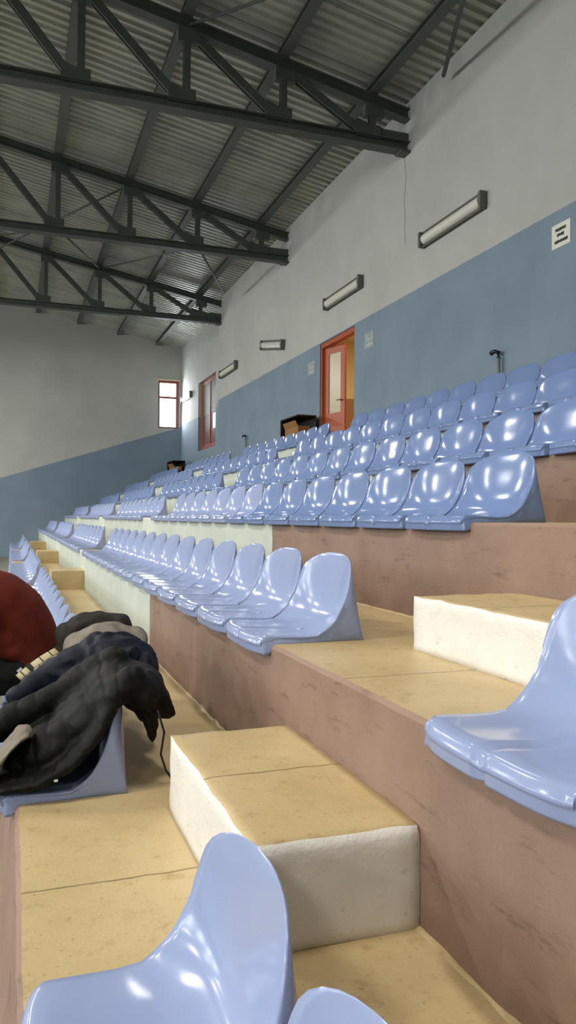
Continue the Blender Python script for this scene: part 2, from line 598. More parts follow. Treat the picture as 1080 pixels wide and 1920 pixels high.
rod((N0[1], TY[0], ZB + 0.05), (5.45, 9.2, 6.0), 0.03, 'thin dark brace rod ending on the plain wall high above the longest lamp')
rod((N0[1], TY[2], ZB + 0.05), (5.05, 19.2, 5.72), 0.022, 'thin brace rod dropping from the second truss towards the eaves')
rod((N0[1], TY[2], ZB + 0.05), (N0[2], TY[3], top_z(N0[2])), 0.022, 'thin brace rod joining second truss foot to the farthest truss top')
rod((N0[3], TY[2], ZB + 0.05), (N0[2], TY[3], top_z(N0[2])), 0.022, 'thin brace rod sloping down right to the knot on the farthest truss')
rod((N0[3], TY[2], ZB + 0.05), (N0[4], TY[3], top_z(N0[4])), 0.022, 'thin brace rod running up left from the second truss foot')
rod((N0[2], TY[2], top_z(N0[2])), (N0[4], TY[3] - 1.0, ZB + 0.9), 0.020, 'thin brace rod slanting left under the sheets behind second truss')
rod((N0[2], TY[1], top_z(N0[2])), (N0[0] - 0.1, TY[0] + 1.6, top_z(N0[0])), 0.022, 'thin brace rod at the top knot of the large truss')

# ------------------------------------------------------------------ wall crack by the large truss
bm = bmesh.new()
pts = [(XW - 0.002, 10.56 + wobble((0, z, 3), 0.06, 3), z) for z in [5.5 - 0.1 * q for q in range(14)]]
for a, b in zip(pts, pts[1:]):
    w = 0.012
    bm.faces.new([bm.verts.new(p) for p in ((a[0], a[1] - w, a[2]), (a[0], a[1] + w, a[2]), (b[0], b[1] + w, b[2]), (b[0], b[1] - w, b[2]))])
struct('trim_1', bm, plain('crack_in_plaster', srgb(150, 148, 140), 0.9))

# ------------------------------------------------------------------ door with the lobby behind it
bm = bmesh.new()
LX0, LX1, LY0, LY1, LZ1 = XW + 0.24, 8.6, 10.6, 17.5, 4.3
box(bm, LX0, LX1, LY0, LY1, H[5] - 0.1, H[5])
struct('floor_lobby', bm, M['tan'])
bm = bmesh.new()
box(bm, LX1, LX1 + 0.1, LY0, LY1, H[5] + 1.72, LZ1)
box(bm, LX0, LX1, LY0 - 0.1, LY0, H[5], LZ1)
box(bm, LX0, LX1, LY1, LY1 + 0.1, H[5] + 1.72, LZ1)
box(bm, LX0, LX1, LY0, LY1, LZ1, LZ1 + 0.1)
struct('wall_lobby', bm, M['plaster'])
bm = bmesh.new()
box(bm, LX1 - 0.01, LX1 + 0.1, LY0, LY1, H[5], H[5] + 1.72)
box(bm, LX0, LX1, LY1 - 0.01, LY1 + 0.1, H[5], H[5] + 1.72)
struct('trim_2', bm, M['lobby_dado'])
area_light('lobby_lamp', (7.2, 13.6, 4.2), (0.3, 1.0), 110, (1.0, 0.80, 0.55), (0, 0, -1))

d1 = empty('door_1', (XW, (DY0 + DY1) / 2, DZ0), 'orange double door standing half open, with pale lobby behind', 'door', None, 'structure')
dl = lambda bm: (bmesh.ops.translate(bm, verts=bm.verts, vec=(-XW, -(DY0 + DY1) / 2, -DZ0)), bm)[1]
bm = bmesh.new()
fx0, fx1 = XW + 0.02, XW + 0.14
box(bm, fx0, fx1, DY0, DY1, DZ1 - 0.09, DZ1)
box(bm, fx0, fx1, DY0, DY0 + 0.04, DZ0, DZ1 - 0.09)
box(bm, fx0, fx1, DY1 - 0.06, DY1, DZ0, DZ1 - 0.09)
link('door_frame', dl(bm), M['orange'], d1, bevel=0.005)


def leaf(hinge, length, ang, flip):
    """a leaf hinged at (x, y), opening into the lobby"""
    L = empty('leaf_pivot', (0, 0, 0), None, None)
    bm = bmesh.new()
    hgt = DZ1 - DZ0 - 0.10
    for (a, b_, c, d) in ((0, length, 0, 0.78), (0, 0.13, 0.78, hgt), (length - 0.13, length, 0.78, hgt), (0.13, length - 0.13, hgt - 0.13, hgt)):
        box(bm, -0.02, 0.02, -b_, -a, c, d)
    bmf = bmesh.new()
    box(bmf, -0.006, 0.006, -(length - 0.13), -0.13, 0.78, hgt - 0.13)
    bmh = bmesh.new()
    tube(bmh, [(-0.02, -length + 0.07, 1.0), (-0.07, -length + 0.07, 1.0), (-0.07, -length + 0.19, 1.0)], 0.010, 8)
    bpy.data.objects.remove(L)
    rot = Matrix.Rotation(ang, 4, 'Z')
    out = []
    lf = None
    for nm, b2, mt in (('door_leaf', bm, M['orange']), ('pane', bmf, M['tan_pane']), ('door_handle', bmh, M['steel'])):
        if flip:
            bmesh.ops.scale(b2, vec=(1, -1, 1), verts=b2.verts)
            bmesh.ops.reverse_faces(b2, faces=b2.faces)
        bmesh.ops.transform(b2, matrix=Matrix.Translation((hinge[0] - XW, hinge[1] - (DY0 + DY1) / 2, 0.01)) @ rot, verts=b2.verts)
        ob = link(nm, b2, mt, d1 if lf is None else lf)
        if lf is None:
            lf = ob
    return lf


leaf((XW + 0.10, DY1 - 0.06), 0.64, math.radians(13), False)
leaf((XW + 0.16, DY0 + 0.04), 0.72, math.radians(-96), True)

# cabinet and red crates standing in the lobby
cb = empty('lobby_cabinet', (7.9, 14.9, H[5]), 'dark wooden cabinet with pale top, seen through the open orange door', 'cabinet')
bm = bmesh.new()
box(bm, -0.35, 0.35, -0.9, 0.9, 0, 0.78)
link('body', bm, M['darkwood'], cb, bevel=0.01)
bm = bmesh.new()
box(bm, -0.40, 0.38, -0.95, 0.95, 0.78, 0.82)
link('counter_top', bm, M['plaster'], cb, bevel=0.005)
for s in (-0.45, 0.45):
    bm = bmesh.new()
    box(bm, -0.37, -0.351, s - 0.42, s + 0.42, 0.06, 0.74)
    dr = link('door', bm, M['darkwood'], cb, bevel=0.004)
    bm = bmesh.new()
    box(bm, -0.39, -0.371, s - 0.02, s + 0.02, 0.5, 0.6)
    link('handle', bm, M['steel'], dr)
for i in range(3):
    bm = bmesh.new()
    w, d, h = 0.22, 0.28, 0.19
    box(bm, -w, w, -d, d, 0, 0.02)
    for (a, b_, c, e) in ((-w, -w + 0.02, -d, d), (w - 0.02, w, -d, d), (-w + 0.02, w - 0.02, -d, -d + 0.02), (-w + 0.02, w - 0.02, d - 0.02, d)):
        box(bm, a, b_, c, e, 0.02, h)
        box(bm, a - 0.008, b_ + 0.008, c - 0.008, e + 0.008, h - 0.03, h)
    o = link('crate', bm, M['red'])
    o.location = (7.8, 14.55, H[5] + 0.822 + i * 0.192)
    tag(o, 'red plastic crate on the lobby cabinet, %s of the stack' % ('lowest', 'middle', 'topmost')[i], 'crate', 'red crates in the lobby')

# ------------------------------------------------------------------ windows
w1 = empty('window_1', ((EX0 + EX1) / 2, YE, EZ0), 'narrow bright two-pane window with dark red frame in end wall', 'window', None, 'structure')
cx = (EX0 + EX1) / 2
hw, hh = (EX1 - EX0) / 2, EZ1 - EZ0
bm = bmesh.new()
fy0, fy1 = 0.02, 0.09
box(bm, -hw, -hw + 0.06, fy0, fy1, 0, hh)
box(bm, hw - 0.10, hw, fy0, fy1, 0, hh)
box(bm, -hw + 0.06, hw - 0.10, fy0, fy1, 0, 0.06)
box(bm, -hw + 0.06, hw - 0.10, fy0, fy1, hh - 0.09, hh)
box(bm, -hw + 0.06, hw - 0.10, fy0, fy1, 1.10, 1.18)
link('window_frame', bm, M['darkred'], w1, bevel=0.006)
for a, b_ in ((0.06, 1.10), (1.18, hh - 0.09)):
    bm = bmesh.new()
    box(bm, -hw + 0.062, hw - 0.102, 0.05, 0.054, a + 0.002, b_ - 0.002)
    link('pane', bm, M['glass'], w1)
bm = bmesh.new()
box(bm, -hw - 0.05, hw + 0.05, -0.05, 0.0, hh, hh + 0.05)
link('lintel_ledge', bm, M['plaster'], w1)

w2 = empty('window_2', (XW2, (WY0 + WY1) / 2, WZ0), 'tall window with orange frame and rust coloured lower pane in side wall', 'window', None, 'structure')
bm = bmesh.new()
hy, hz = (WY1 - WY0) / 2, WZ1 - WZ0
box(bm, 0.10, 0.17, -hy, -hy + 0.07, 0, hz)
box(bm, 0.10, 0.17, hy - 0.24, hy, 0, hz)
box(bm, 0.10, 0.17, -hy + 0.07, hy - 0.24, hz - 0.12, hz)
box(bm, 0.10, 0.17, -hy + 0.07, hy - 0.24, 0, 0.16)
box(bm, 0.10, 0.16, -0.05, 0.03, 0.16, hz - 0.12)
link('window_frame', bm, plain('rusty_frame_paint', srgb(150, 84, 66), 0.5), w2, bevel=0.005)
bm = bmesh.new()
box(bm, 0.125, 0.135, -hy + 0.07, hy - 0.24, 1.16, hz - 0.12)
tag(link('upper_pane', bm, M['panegrey'], w2), 'grey glass with painted-in wall reflection')
bm = bmesh.new()
box(bm, 0.125, 0.135, -hy + 0.07, hy - 0.24, 0.16, 1.16)
tag(link('lower_pane', bm, M['rustpane'], w2), 'rust tinted glass')
bm = bmesh.new()
box(bm, 0.118, 0.124, -0.72, -0.40, 0.62, 1.10)
link('sticker', bm, M['diffuser'], w2)
bm = bmesh.new()
tube(bm, [(0.10, -hy + 0.05, 1.2), (0.02, -hy + 0.05, 1.2), (-0.02, -hy - 0.12, 1.25)], 0.03, 8)
link('handle', bm, M['white'], w2, smooth=True)

# windows of the far long wall (seen as reflections on the seats)
for wn, wy in enumerate(ylist):
    t = empty('window_%d' % (wn + 3), (XL, wy, 2.6), 'high steel framed window pair in the far long wall', 'window', None, 'structure')
    bm = bmesh.new()
    for yy in (-1.2, 1.2):
        box(bm, 0.0, 0.06, yy - 0.04, yy + 0.04, 0, 2.8)
    for zz in (0.0, 1.37, 2.74):
        box(bm, 0.0, 0.06, -1.16, 1.16, zz, zz + 0.06)
    link('window_frame', bm, M['darkred'], t)
    bm = bmesh.new()
    box(bm, 0.01, 0.02, -1.16, 1.16, 0.06, 1.37)
    box(bm, 0.01, 0.02, -1.16, 1.16, 1.43, 2.74)
    link('pane', bm, M['panegrey'], t)

# ------------------------------------------------------------------ wall lamps, signs, pipes
LAMPS = [(XW, 9.17, 4.02, 1.54, 0, 'long fluorescent wall lamp nearest, between large truss end and paper sign'),
         (XW, 12.83, 4.03, 1.55, 0, 'fluorescent wall lamp above and before the orange door'),
         (XW, 16.82, 3.93, 1.5, 11, 'fluorescent wall lamp hanging tilted beyond the orange door'),
         (XW, 20.65, 4.04, 1.6, 0, 'fluorescent wall lamp close to the corner where the wall steps back'),
         (XW2, 27.55, 4.30, 1.5, 0, 'fluorescent wall lamp beside the bright window, shining with daylight')]
for lx, ly, lz, ln, tilt, lab in LAMPS:
    t = empty('wall_lamp', (lx, ly, lz), lab, 'wall lamp', 'fluorescent lamps along the side wall')
    t.rotation_euler = (math.radians(tilt), 0, 0)
    bm = bmesh.new()
    prof = [(0, -0.06), (-0.05, -0.11), (-0.06, -0.11), (-0.06, -0.085), (-0.03, -0.05), (-0.03, 0.05), (-0.06, 0.085), (-0.06, 0.11), (-0.05, 0.11), (0, 0.06)]
    vs = [[bm.verts.new((x, s * ln / 2, z)) for x, z in prof] for s in (-1, 1)]
    n = len(prof)
    for i in range(n):
        bm.faces.new((vs[0][i], vs[1][i], vs[1][(i + 1) % n], vs[0][(i + 1) % n]))
    bm.faces.new(vs[0])
    bm.faces.new(vs[1][::-1])
    bmesh.ops.recalc_face_normals(bm, faces=bm.faces)
    link('housing', bm, M['grey_plastic'], t)
    bm = bmesh.new()
    seg = 8
    vs = []
    for s in (-1, 1):
        vs.append([bm.verts.new((-0.035 - 0.07 * math.sin(PI * i / seg), s * (ln / 2 - 0.05), -0.075 * math.cos(PI * i / seg))) for i in range(seg + 1)])
    for i in range(seg + 1):
        bm.faces.new((vs[0][i], vs[1][i], vs[1][(i + 1) % (seg + 1)], vs[0][(i + 1) % (seg + 1)]))
    bm.faces.new(vs[0])
    bm.faces.new(vs[1][::-1])
    bmesh.ops.recalc_face_normals(bm, faces=bm.faces)
    link('diffuser', bm, M['diffuser'], t)
    for s in (-1, 1):
        bm = bmesh.new()
        box(bm, -0.112, 0, s * ln / 2 - 0.03, s * ln / 2 + 0.03, -0.115, 0.115)
        link('end_cap', bm, M['grey_plastic'], t, bevel=0.02)

sg = empty('paper_sign', (XW, 6.97, 3.10), 'white paper notice with three dark text lines on blue wall', 'sign')
bm = bmesh.new()
box(bm, -0.006, 0, -0.15, 0.15, -0.13, 0.13)
link('sheet', bm, M['paper'], sg)
for zz, a, b_ in ((0.065, -0.08, 0.09), (0.005, -0.05, 0.06), (-0.065, -0.11, 0.10)):
    bm = bmesh.new()
    q = a
    random.seed(int(zz * 1000) + 99)
    while q < b_:
        w = random.uniform(0.012, 0.024)
        box(bm, -0.009, -0.006, q, min(b_, q + w), zz - 0.013 - random.uniform(0, 0.006), zz + 0.013 + random.uniform(0, 0.006))
        q += w + 0.005
    link('text_line', bm, M['ink'], sg)
for (yy, zz, w, lab) in ((11.79, 2.98, 0.34, 'faded blank paper notice just beyond the near side of the orange door'), (14.45, 2.98, 0.36, 'faded grey paper notice on far side of the orange door')):
    t = empty('paper_notice', (XW, yy, zz), lab, 'sign', 'faded notices beside the orange door')
    bm = bmesh.new()
    box(bm, -0.005, 0, -w / 2, w / 2, -0.13, 0.13)
    link('sheet', bm, plain('aged_paper', srgb(150, 160, 158), 0.8, var=0.2, scale=14), t)
    bm = bmesh.new()
    box(bm, -0.007, -0.005, -w / 2 + 0.04, w / 2 - 0.04, -0.09, -0.06)
    box(bm, -0.007, -0.005, -w / 2 + 0.04, w / 2 - 0.08, 0.0, 0.02)
    link('text_line', bm, plain('faded_print', srgb(176, 178, 170), 0.8), t)
for yy, zt, lab in ((8.03, 2.02, 'thin grey pipe with dark bent head behind the nearest top row seats'), (18.85, 2.05, 'thin grey pipe with dark bent head left of the black box')):
    t = empty('stand_pipe', (XW - 0.06, yy, H[5]), lab, 'pipe', 'stand pipes along the side wall')
    bm = bmesh.new()
    tube(bm, [(0, 0, 0), (0, 0, zt - H[5] - 0.06)], 0.022, 10)
    link('pipe', bm, M['pipe'], t, smooth=True)
    bm = bmesh.new()
    tube(bm, [(0, 0, zt - H[5] - 0.07), (0, 0, zt - H[5]), (-0.03, 0.04, zt - H[5] + 0.02), (-0.05, 0.09, zt - H[5] + 0.0)], [0.03, 0.03, 0.025, 0.03], 10)
    link('tap_head', bm, M['black'], t, smooth=True)

# black boxes with cardboard on the top tier
for (bx, by, w, d, h, lab) in ((5.32, 14.45, 0.20, 0.50, 0.74, 'open black box holding brown cardboard, beside the orange door'),
                               (5.45, 27.2, 0.22, 0.55, 0.72, 'small black box with brown front in the far corner below the window')):
    t = empty('storage_box', (bx, by, H[5]), lab, 'box')
    bm = bmesh.new()
    box(bm, -w, w, -d, d, 0, 0.03)
    box(bm, w - 0.03, w, -d, d, 0.03, h)
    box(bm, -w, w - 0.03, d - 0.03, d, 0.03, h)
    box(bm, -w, w - 0.03, -d, -d + 0.03, 0.03, h * 0.55)
    box(bm, -w, -w + 0.03, -d + 0.03, d - 0.03, 0.03, h * 0.45)
    box(bm, -w, w, -d, d, h, h + 0.03)
    link('case', bm, M['black'], t, bevel=0.008)
    c = empty('cardboard_box', (bx - 0.02, by - 0.04, H[5] + 0.034), 'brown cardboard box inside the black box, %s' % ('near the door' if by < 20 else 'far corner'), 'box')
    bm = bmesh.new()
    box(bm, -w + 0.07, w - 0.09, -d + 0.12, d - 0.12, 0, h * 0.72)
    link('carton', bm, M['carton'], c, bevel=0.004)
    bm = bmesh.new()
    vs = [bm.verts.new(p) for p in ((-w + 0.07, -d + 0.12, h * 0.72), (-w + 0.07, d - 0.12, h * 0.72), (-w + 0.02, d - 0.14, h * 0.86), (-w + 0.02, -d + 0.14, h * 0.86))]
    bm.faces.new(vs)
    fl = link('flap', bm, M['carton'], c)
    md = fl.modifiers.new('thick', 'SOLIDIFY')
    md.thickness = 0.006


# ------------------------------------------------------------------ step blocks in the aisles
def step_block(k, x0, x1, y0, y1, h, label, fine):
    bm = bmesh.new()
    z0, z1 = H[k], H[k] + h
    nx, ny, nz = (14, 26, 9) if fine else (2, 2, 2)
    L = {}
    dims = ((x0, x1, nx), (y0, y1, ny), (z0, z1, nz))

    def V(i, j, q):
        key = (i, j, q)
        if key not in L:
            p = Vector((x0 + (x1 - x0) * i / nx, y0 + (y1 - y0) * j / ny, z0 + (z1 - z0) * q / nz))
            if fine:
                on = (i in (0,)) + (j in (0, ny)) + (q == nz)
                amp = 0.003 if on == 1 else 0.005
                p += Vector((noise.noise(p * 13), noise.noise(p * 13 + Vector((9, 0, 0))), noise.noise(p * 13 + Vector((0, 9, 0))))) * amp * 1.0
                if on >= 2:
                    c = Vector(((x0 + x1) / 2, (y0 + y1) / 2, (z0 + z1) / 2))
                    p += (c - p).normalized() * 0.008
                p.z = max(p.z, z0 - 0.004)
            L[key] = bm.verts.new(p)
        return L[key]
    for i in range(nx):
        for j in range(ny):
            f = bm.faces.new((V(i, j, nz), V(i + 1, j, nz), V(i + 1, j + 1, nz), V(i, j + 1, nz)))
            f.material_index = 0
            bm.faces.new((V(i, j + 1, 0), V(i + 1, j + 1, 0), V(i + 1, j, 0), V(i, j, 0))).material_index = 1
    for i in range(nx):
        for q in range(nz):
            bm.faces.new((V(i, 0, q), V(i + 1, 0, q), V(i + 1, 0, q + 1), V(i, 0, q + 1))).material_index = 1
            bm.faces.new((V(i + 1, ny, q), V(i, ny, q), V(i, ny, q + 1), V(i + 1, ny, q + 1))).material_index = 1
    for j in range(ny):
        for q in range(nz):
            bm.faces.new((V(0, j + 1, q), V(0, j, q), V(0, j, q + 1), V(0, j + 1, q + 1))).material_index = 1
            bm.faces.new((V(nx, j, q), V(nx, j + 1, q), V(nx, j + 1, q + 1), V(nx, j, q + 1))).material_index = 1
    o = link('step_block', bm, [M['tan'], M['whitewash'] if fine or k > 0 else M['tan']], smooth=fine)
    tag(o, label, 'step', 'concrete step blocks in the aisles')
    return o


AIS = [(1.60, 2.52), (10.42, 11.06), (16.25, 16.95), (22.2, 22.95)]
ANAME = ['near aisle', 'second aisle', 'third aisle', 'far aisle']
for ai, (ya, yb) in enumerate(AIS):
    for k in range(5):
        fine = ai == 0 and k < 2
        if ai == 0 and k > 2:
            continue
        h = (0.24, 0.19, 0.19, 0.2, 0.2)[k]
        if ai == 0:
            lab = ('large whitewashed concrete step block with tan top in the foreground aisle', 'whitewashed concrete step block against the brown riser, behind the foreground blue seat',
                   'whitewashed step block of the near aisle on the third tier', 'whitewashed step block of the near aisle on the fourth tier', 'whitewashed step block of the near aisle on the fifth tier')[k]
        else:
            lab = 'small concrete step block in the %s, on the %s tier' % (ANAME[ai], TIER_WORDS[k])
        y0, y1 = ya, yb
        if ai == 0 and k >= 1:
            y0, y1 = 0.9 if k == 1 else 1.75, 2.47
        step_block(k, EDGE[k + 1] - (0.41 if k == 0 else 0.43), EDGE[k + 1] - 0.001, y0, y1, h, lab, fine)

# rough mortar lips where the foreground risers meet the treads
for k in (0, 1):
    bm = bmesh.new()
    ys = [0.4 + 0.03 * i for i in range(int((5.3 - 0.4) / 0.03))]
    rows = []
    for yy in ys:
        w = 0.010 + abs(noise.noise(Vector((k, yy * 6, 1)))) * 0.022
        hgt = 0.006 + abs(noise.noise(Vector((k + 3, yy * 7, 1)))) * 0.016
        x = EDGE[k + 1] + 0.004
        rows.append([bm.verts.new(p) for p in ((x - w, yy, H[k] - 0.002), (x - w * 0.5, yy, H[k] + hgt * 0.7), (x, yy, H[k] + hgt))])
    for a, b in zip(rows, rows[1:]):
        for i in range(2):
            bm.faces.new((a[i], a[i + 1], b[i + 1], b[i]))
    struct('trim_%d' % (3 + k), bm, M['tan'])

# ------------------------------------------------------------------ stadium seats
SW = 0.262          # half width


def seat_mesh():
    """Shell seat: x = depth (front lip at -0.06, back at 0.40), y = across, z up; solid skirt to the floor."""
    bm = bmesh.new()
    nu = 24
    prof = [(-0.052, 0.004), (-0.049, 0.020), (-0.036, 0.029), (-0.012, 0.031), (0.03, 0.029), (0.08, 0.026), (0.13, 0.024), (0.18, 0.024), (0.22, 0.028), (0.25, 0.035),
            (0.275, 0.046), (0.294, 0.062), (0.308, 0.084), (0.318, 0.110), (0.325, 0.138), (0.331, 0.168), (0.336, 0.198), (0.340, 0.226), (0.344, 0.250), (0.348, 0.272),
            (0.352, 0.290), (0.355, 0.303), (0.3575, 0.312), (0.360, 0.318), (0.3625, 0.3215), (0.3645, 0.323)]
    zc, ztop = 0.075, 0.323
    rows = []
    for d, z in prof:
        if z > 0.12 and d > 0.2:
            t = (z - 0.12) / (ztop - 0.12)
            w = 0.262 * max(0.0, (1 - t ** 5.2)) ** 0.48
        else:
            w = 0.236 + 0.022 * min(1, max(0, (d + 0.06) / 0.32))
        row = []
        backness = min(1, max(0, (d - 0.17) / 0.13))
        for i in range(nu + 1):
            u = -1 + 2 * i / nu
            yy = u * w
            ua = abs(yy) / 0.256
            # back wraps forward at its sides, pan edge rises towards the back
            dd = d - backness * 0.034 * ua ** 2.6 * (1 if d > 0.2 else 0.6)
            zz = z + (0.046 * backness * ua ** 2.4 if z < 0.10 else 0.046 * ua ** 2.4 * max(0, 1 - (z - 0.10) / 0.12))
            if d < 0.25:
                zz -= 0.008 * math.exp(-((ua - 0.48) / 0.28) ** 2) * min(1, max(0, (d + 0.05) / 0.08))
                gr = math.exp(-(u / 0.045) ** 2)
                fade = max(0, min(1, 1 - (d - 0.02) / 0.20))
                zz -= 0.013 * gr * fade
                if d < -0.02:
                    dd += 0.014 * gr
                    dd += 0.016 * (abs(u) ** 6)
                    dd -= 0.010 * (1 - u * u)
            row.append((dd, yy, zz))
        rows.append(row)
    ns = len(rows)
    # boundary loop (front -> +y side -> over the back -> -y side), each with its own footing on the floor
    grid = [[bm.verts.new((p[0], p[1], p[2])) for p in r] for r in rows]
    for a, b in zip(grid, grid[1:]):
        for i in range(nu):
            bm.faces.new((a[i], b[i], b[i + 1], a[i + 1]))
    loop = [(0, i) for i in range(nu + 1)] + [(s, nu) for s in range(1, ns)] + [(ns - 1, i) for i in range(nu - 1, -1, -1)] + [(s, 0) for s in range(ns - 2, 0, -1)]
    rear = 0.368

    def foot(s, i):
        p = rows[s][i]
        if s == 0:                                     # front lip hangs over the tier edge
            return (p[0] + 0.004, p[1], -0.036)
        if s < ns - 1 and (i in (0, nu)):
            sg_ = 1 if i else -1
            d, z = prof[s]
            if z < 0.105 or d < 0.25:
                return (p[0], sg_ * 0.254, 0.0 if p[0] > -0.0 else -0.036)
            t = (z - 0.105) / (ztop - 0.105)
            if t < 0.35:
                return (p[0] + (rear - p[0]) * (t / 0.35) ** 0.8, sg_ * 0.256, 0.0)
            q = (t - 0.35) / 0.65
            return (rear, sg_ * 0.256 * (1 - q ** 3 * 0.25), 0.0)
        u = -1 + 2 * i / nu
        return (rear, u * 0.192, 0.0)
    top = [grid[s][i] for s, i in loop]
    NR = 7
    rings = [top]
    cen = Vector((0.17, 0, 0))
    for r in range(1, NR + 1):
        q = r / NR
        ring = []
        for s, i in loop:
            p = Vector(rows[s][i])
            f = Vector(foot(s, i))
            v = p.lerp(f, q ** 1.0)
            side = Vector((v.x - cen.x, v.y, 0)).normalized()
            if r == 1:                                  # rolled rim
                v = p.lerp(f, 0.0) + Vector((0, 0, -0.006)) + side * 0.006
            elif s > 8:
                v += side * 0.004 * math.sin(PI * q)
            ring.append(bm.verts.new(v))
        rings.append(ring)
    n = len(loop)
    for a, b in zip(rings, rings[1:]):
        for i in range(n):
            bm.faces.new((a[i], a[(i + 1) % n], b[(i + 1) % n], b[i]))
    bm.faces.new(rings[-1][::-1])
    bmesh.ops.remove_doubles(bm, verts=bm.verts, dist=0.0004)
    bmesh.ops.recalc_face_normals(bm, faces=bm.faces)
    return bm


def to_mesh(name, bm, mt):
    me = bpy.data.meshes.new(name)
    bm.to_mesh(me)
    bm.free()
    me.materials.append(mt)
    for p in me.polygons:
        p.use_smooth = True
    return me


seat_blue = to_mesh('seat_shell', seat_mesh(), M['seat'])
seat_pale = to_mesh('seat_shell_pale', seat_mesh(), M['seat_pale'])
bmc = bmesh.new()
tube(bmc, [(0, 0, -0.01), (0, 0, 0.003), (0, 0, 0.005)], [0.014, 0.014, 0.011], 16)
cap_me = to_mesh('bolt_cap', bmc, M['cap'])

PITCH_Y = 0.545
ROWW = ['bottom row', 'second row', 'third row', 'fourth row', 'fifth row', 'top row']
START = [2.685, 2.685, 2.745, 2.83, 2.88, 2.90]


def seat(k, yc, pale, label, caps, back=0.0):
    o = bpy.data.objects.new('stadium_seat', seat_pale if pale else seat_blue)
    COL.objects.link(o)
    o.location = (EDGE[k] + back, yc, H[k])
    o.rotation_euler = (0, 0, random.uniform(-0.008, 0.008))
    tag(o, label, 'seat', 'blue shell seats, ' + ROWW[k])
    if caps:
        for cy in (0.03,):
            c = bpy.data.objects.new('bolt_cap', cap_me)
            COL.objects.link(c)
            c.parent = o
            c.location = (0.190, -0.045, 0.0205)
    return o


BLOCKS = [(0, 14, 'first block beyond the near steps'), (8.49, 9, 'second block'), (14.45, 9, 'third block'), (20.45, 9, 'end block by the window wall')]
rnd = random.Random(3)
for k in range(6):
    for off, n, bname in BLOCKS:
        for j in range(n):
            yc = START[k] + off + PITCH_Y * (j + 0.5)
            if yc > YE - 0.3:
                continue
            pale = (k <= 1) or (k == 2 and yc > START[k] + 7 * PITCH_Y)
            col = 'pale blue' if pale else 'glossy blue'
            if k == 0 and off == 0 and j == 0:
                lab = 'pale blue plastic seat under the black quilted jacket'
            elif k == 1 and off == 0 and j == 0:
                lab = 'pale blue seat at the near end of the second row, beside the steps'
            elif k == 2 and off == 0 and j == 0:
                lab = 'glossy blue seat at the near end of the third row, above brown riser'
            else:
                lab = '%s seat, %s from the aisle, %s, %s' % (col, ORD[j], ROWW[k], bname)
            seat(k, yc, pale, lab, yc < 4.4)
# seats of the block on this side of the near steps
seat(0, 1.372, True, 'large pale blue seat in the foreground, its back standing before the step block', True, 0.065)
seat(0, 1.372 - PITCH_Y - 0.015, True, 'blue seat only its rounded top edge showing, nearest of all', True, 0.065)
seat(1, 1.275, True, 'pale blue seat with broad front lip above the brown riser, beside the steps', True)
seat(1, 1.275 - PITCH_Y, True, 'pale blue seat next behind the one beside the steps, second tier', True)
for k in (2, 3, 4, 5):
    for j in range(6):
        yc = START[k] - (1.18 if k == 2 else 0.0) - PITCH_Y * (j + 0.5)
        if yc < -0.5 or (k == 2 and yc > 1.3):
            continue
        seat(k, yc, False, 'glossy blue seat in the stretch nearest the viewer, %s counting towards the viewer, %s' % (ORD[j], ROWW[k]), False)


# ------------------------------------------------------------------ soft volumes (clothes, body)
def blob(name, parts, mat, parent=None, voxel=0.012, smooth_it=6, folds=None, origin=None):
    """parts: ('e', centre, radii, euler) ellipsoids and ('c', [(point, radius), ...]) chains, fused into one skin."""
    bm = bmesh.new()
    for p in parts:
        if p[0] == 'e':
            _, c, r, e = p
            mt = Matrix.Translation(c) @ Matrix.Rotation(e[2], 4, 'Z') @ Matrix.Rotation(e[1], 4, 'Y') @ Matrix.Rotation(e[0], 4, 'X') @ Matrix.Diagonal((*r, 1))
            bmesh.ops.create_icosphere(bm, subdivisions=3, radius=1, matrix=mt)
        else:
            ch = p[1]
            for (a, ra), (b, rb) in zip(ch, ch[1:]):
                a, b = Vector(a), Vector(b)
                n = max(2, int((b - a).length / (min(ra, rb) * 0.35)))
                for i in range(n + 1):
                    t = i / n
                    bmesh.ops.create_icosphere(bm, subdivisions=2, radius=ra + (rb - ra) * t, matrix=Matrix.Translation(a.lerp(b, t)))
    if origin:
        bmesh.ops.translate(bm, verts=bm.verts, vec=-Vector(origin))
    me = bpy.data.meshes.new(name)
    bm.to_mesh(me)
    bm.free()
    o = bpy.data.objects.new(name, me)
    COL.objects.link(o)
    md = o.modifiers.new('r', 'REMESH')
    md.mode = 'VOXEL'
    md.voxel_size = voxel
    ms = o.modifiers.new('s', 'SMOOTH')
    ms.iterations = smooth_it
    ms.factor = 0.6
    dg = bpy.context.evaluated_depsgraph_get()
    new = bpy.data.meshes.new_from_object(o.evaluated_get(dg))
    o.modifiers.clear()
    o.data = new
    new.materials.clear()
    new.materials.append(mat)
    if folds:
        off = Vector(origin) if origin else Vector((0, 0, 0))
        nr = [v.normal.copy() for v in new.vertices]
        for v, nn in zip(new.vertices, nr):
            v.co += nn * folds(v.co + off)
    for p in new.polygons:
        p.use_smooth = True
    if parent is not None:
        o.parent = parent
    elif origin:
        o.location = origin
    return o


def sweep(path, n=14):
    """many ellipsoids along a path of (centre, radii, pitch) - a smooth padded sheet"""
    out = []
    for (c0, r0, a0), (c1, r1, a1) in zip(path, path[1:]):
        for i in range(n):
            t = i / n
            out.append(('e', tuple(Vector(c0).lerp(Vector(c1), t)), tuple(Vector(r0).lerp(Vector(r1), t)), (0, a0 + (a1 - a0) * t, 0)))
    c, r, a = path[-1]
    out.append(('e', c, r, (0, a, 0)))
    return out


